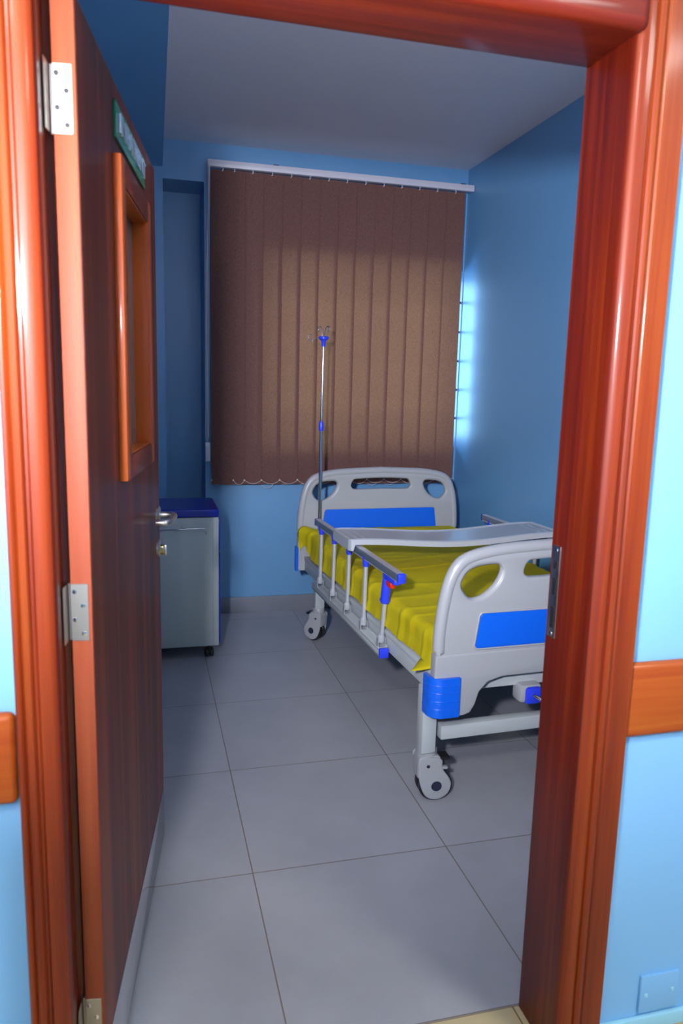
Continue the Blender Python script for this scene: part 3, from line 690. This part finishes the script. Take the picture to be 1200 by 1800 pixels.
# side rails
def side_rail(sx):
    sr = empty('side_rail', (sx*0.0, 0, 0), 0, bed)
    X = sx*0.470
    # mounting channel
    bm = bmesh.new()
    a, b = (X-0.018, X+0.018)
    add_box(bm, a, b, 0.50, 1.53, 0.362, 0.372, 0.001)
    add_box(bm, (b-0.004 if sx < 0 else a), (b if sx < 0 else a+0.004), 0.50, 1.53, 0.362, 0.404, 0.001)
    add_box(bm, (a if sx < 0 else b-0.004), (a+0.004 if sx < 0 else b), 0.50, 1.53, 0.362, 0.392, 0.001)
    add_box(bm, a, b, 0.50, 1.53, 0.386, 0.394, 0.001)
    finish(bm, 'mounting_channel', M['grey_paint'], sr, smooth=35)
    box('channel_end_cap', M['blue_end'], a-0.001, b+0.001, 0.484, 0.502, 0.358, 0.398, 0.004, sr)
    lean = -0.012
    for k, y in enumerate((1.435, 1.205, 0.975, 0.745, 0.525)):
        top = (X, y+(lean if k < 4 else -0.030), 0.700 if k < 4 else 0.61)
        po = tube('post', M['alu'], [(X, y, 0.425), top], 0.0098, 14, sr)
        bm = bmesh.new(); add_lathe(bm, [(0.0, 0), (0.0135, 0), (0.0145, 0.006), (0.0145, 0.026), (0.011, 0.034), (0, 0.034)], 18, Matrix.Translation((X, y+0.002, 0.412)))
        finish(bm, 'boot', M['plastic'], po, smooth=40)
        bm = bmesh.new()
        for e in (-1, 1): add_box(bm, X+e*0.015-0.0012, X+e*0.015+0.0012, y-0.012, y+0.014, 0.392, 0.432)
        add_box(bm, X-0.0162, X+0.0162, y-0.012, y+0.014, 0.392, 0.3945)
        finish(bm, 'pivot_bracket', M['alu'], po)
        if k < 4:
            d_ = Vector((0, lean, 0.27)).normalized(); tp = Vector(top)
            bm = bmesh.new(); add_tube(bm, [tp-d_*0.032, tp-d_*0.012, tp+d_*0.012], [0.0125, 0.0155, 0.017], 16)
            finish(bm, 'top_clamp', M['blue_end'], po, smooth=40)
    bm = bmesh.new()
    y0_, y1_ = 0.345, 1.50
    prof = rrect(-0.014, 0.014, -0.017, 0.017, 0.009)
    add_panel(bm, [prof], y1_-y0_, 0.0, Matrix.Translation((X, (y0_+y1_)/2, 0.716)) @ XZ)
    finish(bm, 'top_bar', M['rail_grey'], sr, smooth=40)
    for e in (-1, 1):
        bm = bmesh.new(); add_panel(bm, [rrect(-0.0125, 0.0125, -0.0185, -0.013, 0.002)], y1_-y0_-0.004, 0, Matrix.Translation((X, (y0_+y1_)/2, 0.716+ (0.0315 if e > 0 else 0))) @ XZ)
        finish(bm, 'bar_trim', M['alu'], sr, smooth=40)
    box('bar_end_cap', M['blue_end'], X-0.0155, X+0.0155, y0_-0.016, y0_+0.002, 0.697, 0.735, 0.006, sr)
    box('bar_end_cap', M['blue_dark'], X-0.0155, X+0.0155, y1_-0.002, y1_+0.012, 0.697, 0.735, 0.006, sr)
    # latch handle on the fifth post
    bm = bmesh.new()
    add_tube(bm, [(X, 0.500, 0.580), (X, 0.497, 0.600), (X, 0.488, 0.65), (X, 0.480, 0.70)], [0.0165, 0.0185, 0.0185, 0.016], 18)
    add_box(bm, X-0.0145, X+0.0145, 0.372, 0.50, 0.680, 0.702, 0.005)
    add_tube(bm, [(X, 0.4995, 0.588), (X, 0.499, 0.594)], 0.0205, 18)
    lh = finish(bm, 'latch_handle', M['blue_end'], sr, smooth=40)
    box('release_button', M['red'], X-0.011, X+0.012, 0.420, 0.472, 0.655, 0.680, 0.006, sr)
side_rail(-1); side_rail(1)

# ------------------------------------------------------------------ mattress with yellow sheet
mt = empty('mattress', bed.location.copy(), TH); mt.location.z = 0.462
tag(mt, 'yellow sheeted mattress with soft wrinkles lying on the hospital bed', 'mattress')
box('foam_core', M['plastic'], -0.425, 0.425, 0.06, 1.80, 0.004, 0.105, 0.03, mt)
def sheet():
    bm = bmesh.new(); hw = 0.450; r = 0.032
    nu, nv = 110, 200
    y0_, y1_ = 0.034, 1.835
    rows = []
    for j in range(nv+1):
        v = j/nv; y = y0_+(y1_-y0_)*v; row = []
        head = max(0, (v-0.90)/0.10)
        zt = 0.132 + 0.018*min(1, max(0, (v-0.75)/0.2))
        # left and right hem height
        hem_l = 0.018 + 0.012*noise.noise(Vector((y*4, 3, 0))) + 0.075*head**1.3
        path = []
        s1 = zt-r-hem_l; s2 = r*PI/2; s3 = 2*(hw-r)
        tot = 2*s1+2*s2+s3
        for i in range(nu+1):
            u = i/nu
            # denser near the edges
            s = tot*(0.5-0.5*math.cos(PI*u))*0.45 + tot*u*0.55
            if s < s1: x, z, n = -hw, hem_l+s, Vector((-1, 0, 0))
            elif s < s1+s2:
                a = (s-s1)/r; n = Vector((-math.cos(a), 0, math.sin(a))); x, z = -hw+r-r*math.cos(a), zt-r+r*math.sin(a)
            elif s < s1+s2+s3: x, z, n = -hw+r+(s-s1-s2), zt, Vector((0, 0, 1))
            elif s < s1+2*s2+s3:
                a = PI/2-(s-s1-s2-s3)/r; n = Vector((math.cos(a), 0, math.sin(a))); x, z = hw-r+r*math.cos(a), zt-r+r*math.sin(a)
            else: x, z, n = hw, zt-r-(s-s1-2*s2-s3), Vector((1, 0, 0))
            # wrinkles: ridged folds in several directions
            def ridge(ax, ay, f, ph, p=3):
                w_ = noise.noise(Vector((x*1.3+ph, y*1.3, ph)))*2.2
                q = noise.noise(Vector(((x*ax+y*ay)*f+w_, (x*ay-y*ax)*0.9+ph, ph)))
                return (1-abs(q)*2.0)
            h = 0.0
            up_ = n.z
            A = 0.5+0.5*noise.noise(Vector((x*2.2, y*1.8, 5)))
            h += 0.0075*max(0, ridge(0.25, 1.0, 7.0, 1.7))**5*A*1.2
            h += 0.0065*max(0, ridge(0.75, 0.66, 6.0, 4.1))**6*(1-A)
            h += 0.0060*max(0, ridge(-0.6, 0.8, 9.0, 8.3))**6*A
            h += 0.007*noise.noise(Vector((x*2.5, y*1.8, 2)))*up_
            if y < 0.42:     # gathered pleats at the foot end corner
                k = (0.42-y)/0.42; e = max(0, (abs(x)-0.18)/0.27)
                h += 0.0016*k*e*math.sin(y*150+x*30+6*noise.noise(Vector((x*5, y*5, 0))))*(0.6+0.8*noise.noise(Vector((x*7, y*9, 4))))
            if n.z < 0.6:    # hanging folds on the sides
                h += 0.0045*noise.noise(Vector((y*7, z*3, 1)))+0.0025*noise.noise(Vector((y*26, z*7, 7)))
                h += 0.010*max(0, (0.06-z)/0.06)
            P = Vector((x, y, z)) + n*h
            # loose corner flap at the head, pulled tip at the foot
            if x < -0.40 and v > 0.93: P += Vector((-0.040*((v-0.93)/0.07)**1.5, 0.0, 0.018*(v-0.93)/0.07))
            if v < 0.02: P.y += 0.010
            row.append(bm.verts.new(P))
        rows.append(row)
    for j in range(nv):
        for i in range(nu): bm.faces.new((rows[j][i], rows[j][i+1], rows[j+1][i+1], rows[j+1][i]))
    # closed ends
    for row, inv in ((rows[0], False), (rows[-1], True)):
        low = [bm.verts.new((v.co.x*0.97, v.co.y, max(0.012, v.co.z-0.11))) for v in row]
        for i in range(nu):
            q = (row[i], low[i], low[i+1], row[i+1]); bm.faces.new(q[::-1] if inv else q)
    return finish(bm, 'sheet', M['sheet'], mt, smooth=180)
sheet()
# pulled corner tip of the sheet at the foot end
bm = bmesh.new()
n_ = 10; top_, bot_ = [], []
for k in range(n_+1):
    f_ = k/n_
    a_ = Vector((-0.448, 0.185, 0.004)).lerp(Vector((-0.506, 0.125, -0.012)), f_); b_ = Vector((-0.448, 0.035, 0.034)).lerp(Vector((-0.506, 0.125, -0.012)), f_)
    ra, rb2 = [], []
    for q in range(7):
        g_ = q/6; p_ = a_.lerp(b_, g_); bul = math.sin(PI*g_)*0.012*(1-f_)+0.002*math.sin(g_*14+f_*5)*(1-f_)
        ra.append(bm.verts.new(p_+Vector((0, 0, bul+0.001)))); rb2.append(bm.verts.new(p_+Vector((0.0, 0, bul-0.0025-0.004*(1-f_)))))
    top_.append(ra); bot_.append(rb2)
for k in range(n_):
    for q in range(6):
        bm.faces.new((top_[k][q], top_[k][q+1], top_[k+1][q+1], top_[k+1][q])); bm.faces.new((bot_[k][q], bot_[k+1][q], bot_[k+1][q+1], bot_[k][q+1]))
    for q in (0, 6): bm.faces.new((top_[k][q], top_[k+1][q], bot_[k+1][q], bot_[k][q]))
bmesh.ops.remove_doubles(bm, verts=bm.verts[:], dist=0.0002); bmesh.ops.recalc_face_normals(bm, faces=bm.faces[:])
finish(bm, 'sheet_corner', M['sheet'], mt, smooth=60)

# ------------------------------------------------------------------ over-bed tray resting across the side rails
tr = empty('overbed_tray', bed.location.copy(), TH); tag(tr, 'pale grey curved over-bed tray resting across both side rails', 'tray')
def tray():
    bm = bmesh.new(); X0, X1, Y0, Y1 = -0.515, 0.515, 0.822, 1.092; nx, ny = 120, 30; rr = 0.02
    def base(x): return 0.766 - 0.026*(0.5+0.5*math.cos(PI*min(1, abs(x)/0.50)))
    top, bot = [], []
    for i in range(nx+1):
        x = X0+(X1-X0)*i/nx; a, b = [], []
        dx = min(x-X0, X1-x)
        cut = rr - math.sqrt(max(0, rr*rr-(rr-dx)**2)) if dx < rr else 0
        for j in range(ny+1):
            y = (Y0+cut)+(Y1-Y0-2*cut)*j/ny
            e = min(x-X0, X1-x, y-Y0, Y1-y)
            z = base(x); 
            lip = min(1, max(0, (e-0.010)/0.006)); z -= 0.006*lip
            if e < 0.006: z -= 0.004*(1-e/0.006)**2
            # two moulded ridges at each end
            for q in (0.055, 0.090):
                dd = abs(min(x-X0, X1-x)-q-0.02*math.cos((y-0.957)*9)+0.02)
                if dd < 0.008 and e > 0.02: z += 0.004*(0.5+0.5*math.cos(PI*dd/0.008))
            a.append(bm.verts.new((x, y, z))); 
            end = max(0, 1-min(x-X0, X1-x)/0.05)
            th = 0.026 + 0.014*min(1, end*3)
            near = min(x-X0, X1-x)
            if 0.022 < near < 0.070: th = 0.026
            b.append(bm.verts.new((x, y, 0.714 if near < 0.022 else base(x)-th)))
        top.append(a); bot.append(b)
    for i in range(nx):
        for j in range(ny):
            bm.faces.new((top[i][j], top[i+1][j], top[i+1][j+1], top[i][j+1])); bm.faces.new((bot[i][j], bot[i][j+1], bot[i+1][j+1], bot[i+1][j]))
        bm.faces.new((top[i][0], bot[i][0], bot[i+1][0], top[i+1][0])); bm.faces.new((top[i][ny], top[i+1][ny], bot[i+1][ny], bot[i][ny]))
    for j in range(ny):
        bm.faces.new((top[0][j], top[0][j+1], bot[0][j+1], bot[0][j])); bm.faces.new((top[nx][j], bot[nx][j], bot[nx][j+1], top[nx][j+1]))
    bmesh.ops.recalc_face_normals(bm, faces=bm.faces[:])
    return finish(bm, 'tray_top', M['tray'], tr, smooth=40)
tray()
for sx in (-1, 1):
    for y in (0.832, 1.074):
        box('rubber_foot', M['black'], min(sx*0.497, sx*0.512), max(sx*0.497, sx*0.512), y, y+0.012, 0.706, 0.716, 0.003, tr)

# ------------------------------------------------------------------ drip pole standing in the bed's head corner socket
BM = Matrix.Translation(bed.location) @ Matrix.Rotation(TH, 4, 'Z')
ivp = BM @ Vector((-0.380, 1.800, 0.0))
iv = empty('drip_pole', (ivp.x, ivp.y, 0.40), TH); tag(iv, 'slim chrome drip pole with blue collar and wire hooks at the bed head', 'drip pole')
tube('lower_tube', M['chrome'], [(0, 0, 0.0), (0.0, 0, 0.785)], 0.0080, 16, iv)
tube('upper_tube', M['chrome'], [(0, 0, 0.78), (0.004, 0, 1.24)], 0.0058, 16, iv)
lathe('collar', M['blue_end'], [(0, 0), (0.0125, 0), (0.0135, 0.01), (0.013, 0.035), (0.0095, 0.052), (0, 0.054)], (0, 0, 0.762), (0, 0, 0), 24, iv)
lathe('socket', M['blue_end'], [(0, 0), (0.015, 0), (0.015, 0.05), (0, 0.05)], (0, 0, 0.0), (0, 0, 0), 20, iv)
lathe('hook_hub', M['blue_end'], [(0, 0), (0.011, 0), (0.011, 0.026), (0.017, 0.034), (0.026, 0.040), (0.027, 0.050), (0.022, 0.054), (0, 0.055)], (0.004, 0, 1.208), (0, 0, 0), 24, iv)
for k, (a, ln, low) in enumerate(((180, 0.060, True), (35, 0.0, False), (120, 0.0, False), (-60, 0.0, False))):
    a = R_(a); c, s = math.cos(a), math.sin(a)
    if low: pts = [(0.010, 0, 0), (0.035, 0, -0.002), (0.052, 0, -0.008), (0.066, 0, -0.022), (0.080, 0, -0.016), (0.083, 0, 0.002), (0.074, 0, 0.014), (0.066, 0, 0.008)]
    else: pts = [(0.010, 0, 0), (0.013, 0, 0.03), (0.016, 0, 0.046), (0.026, 0, 0.058), (0.040, 0, 0.054), (0.043, 0, 0.040), (0.034, 0, 0.032)]
    pts = [(0.004+p[0]*c, p[0]*s, 1.255+p[2]) for p in catmull(pts, False, 5)]
    tube('hook', M['chrome'], pts, 0.0020, 8, iv)
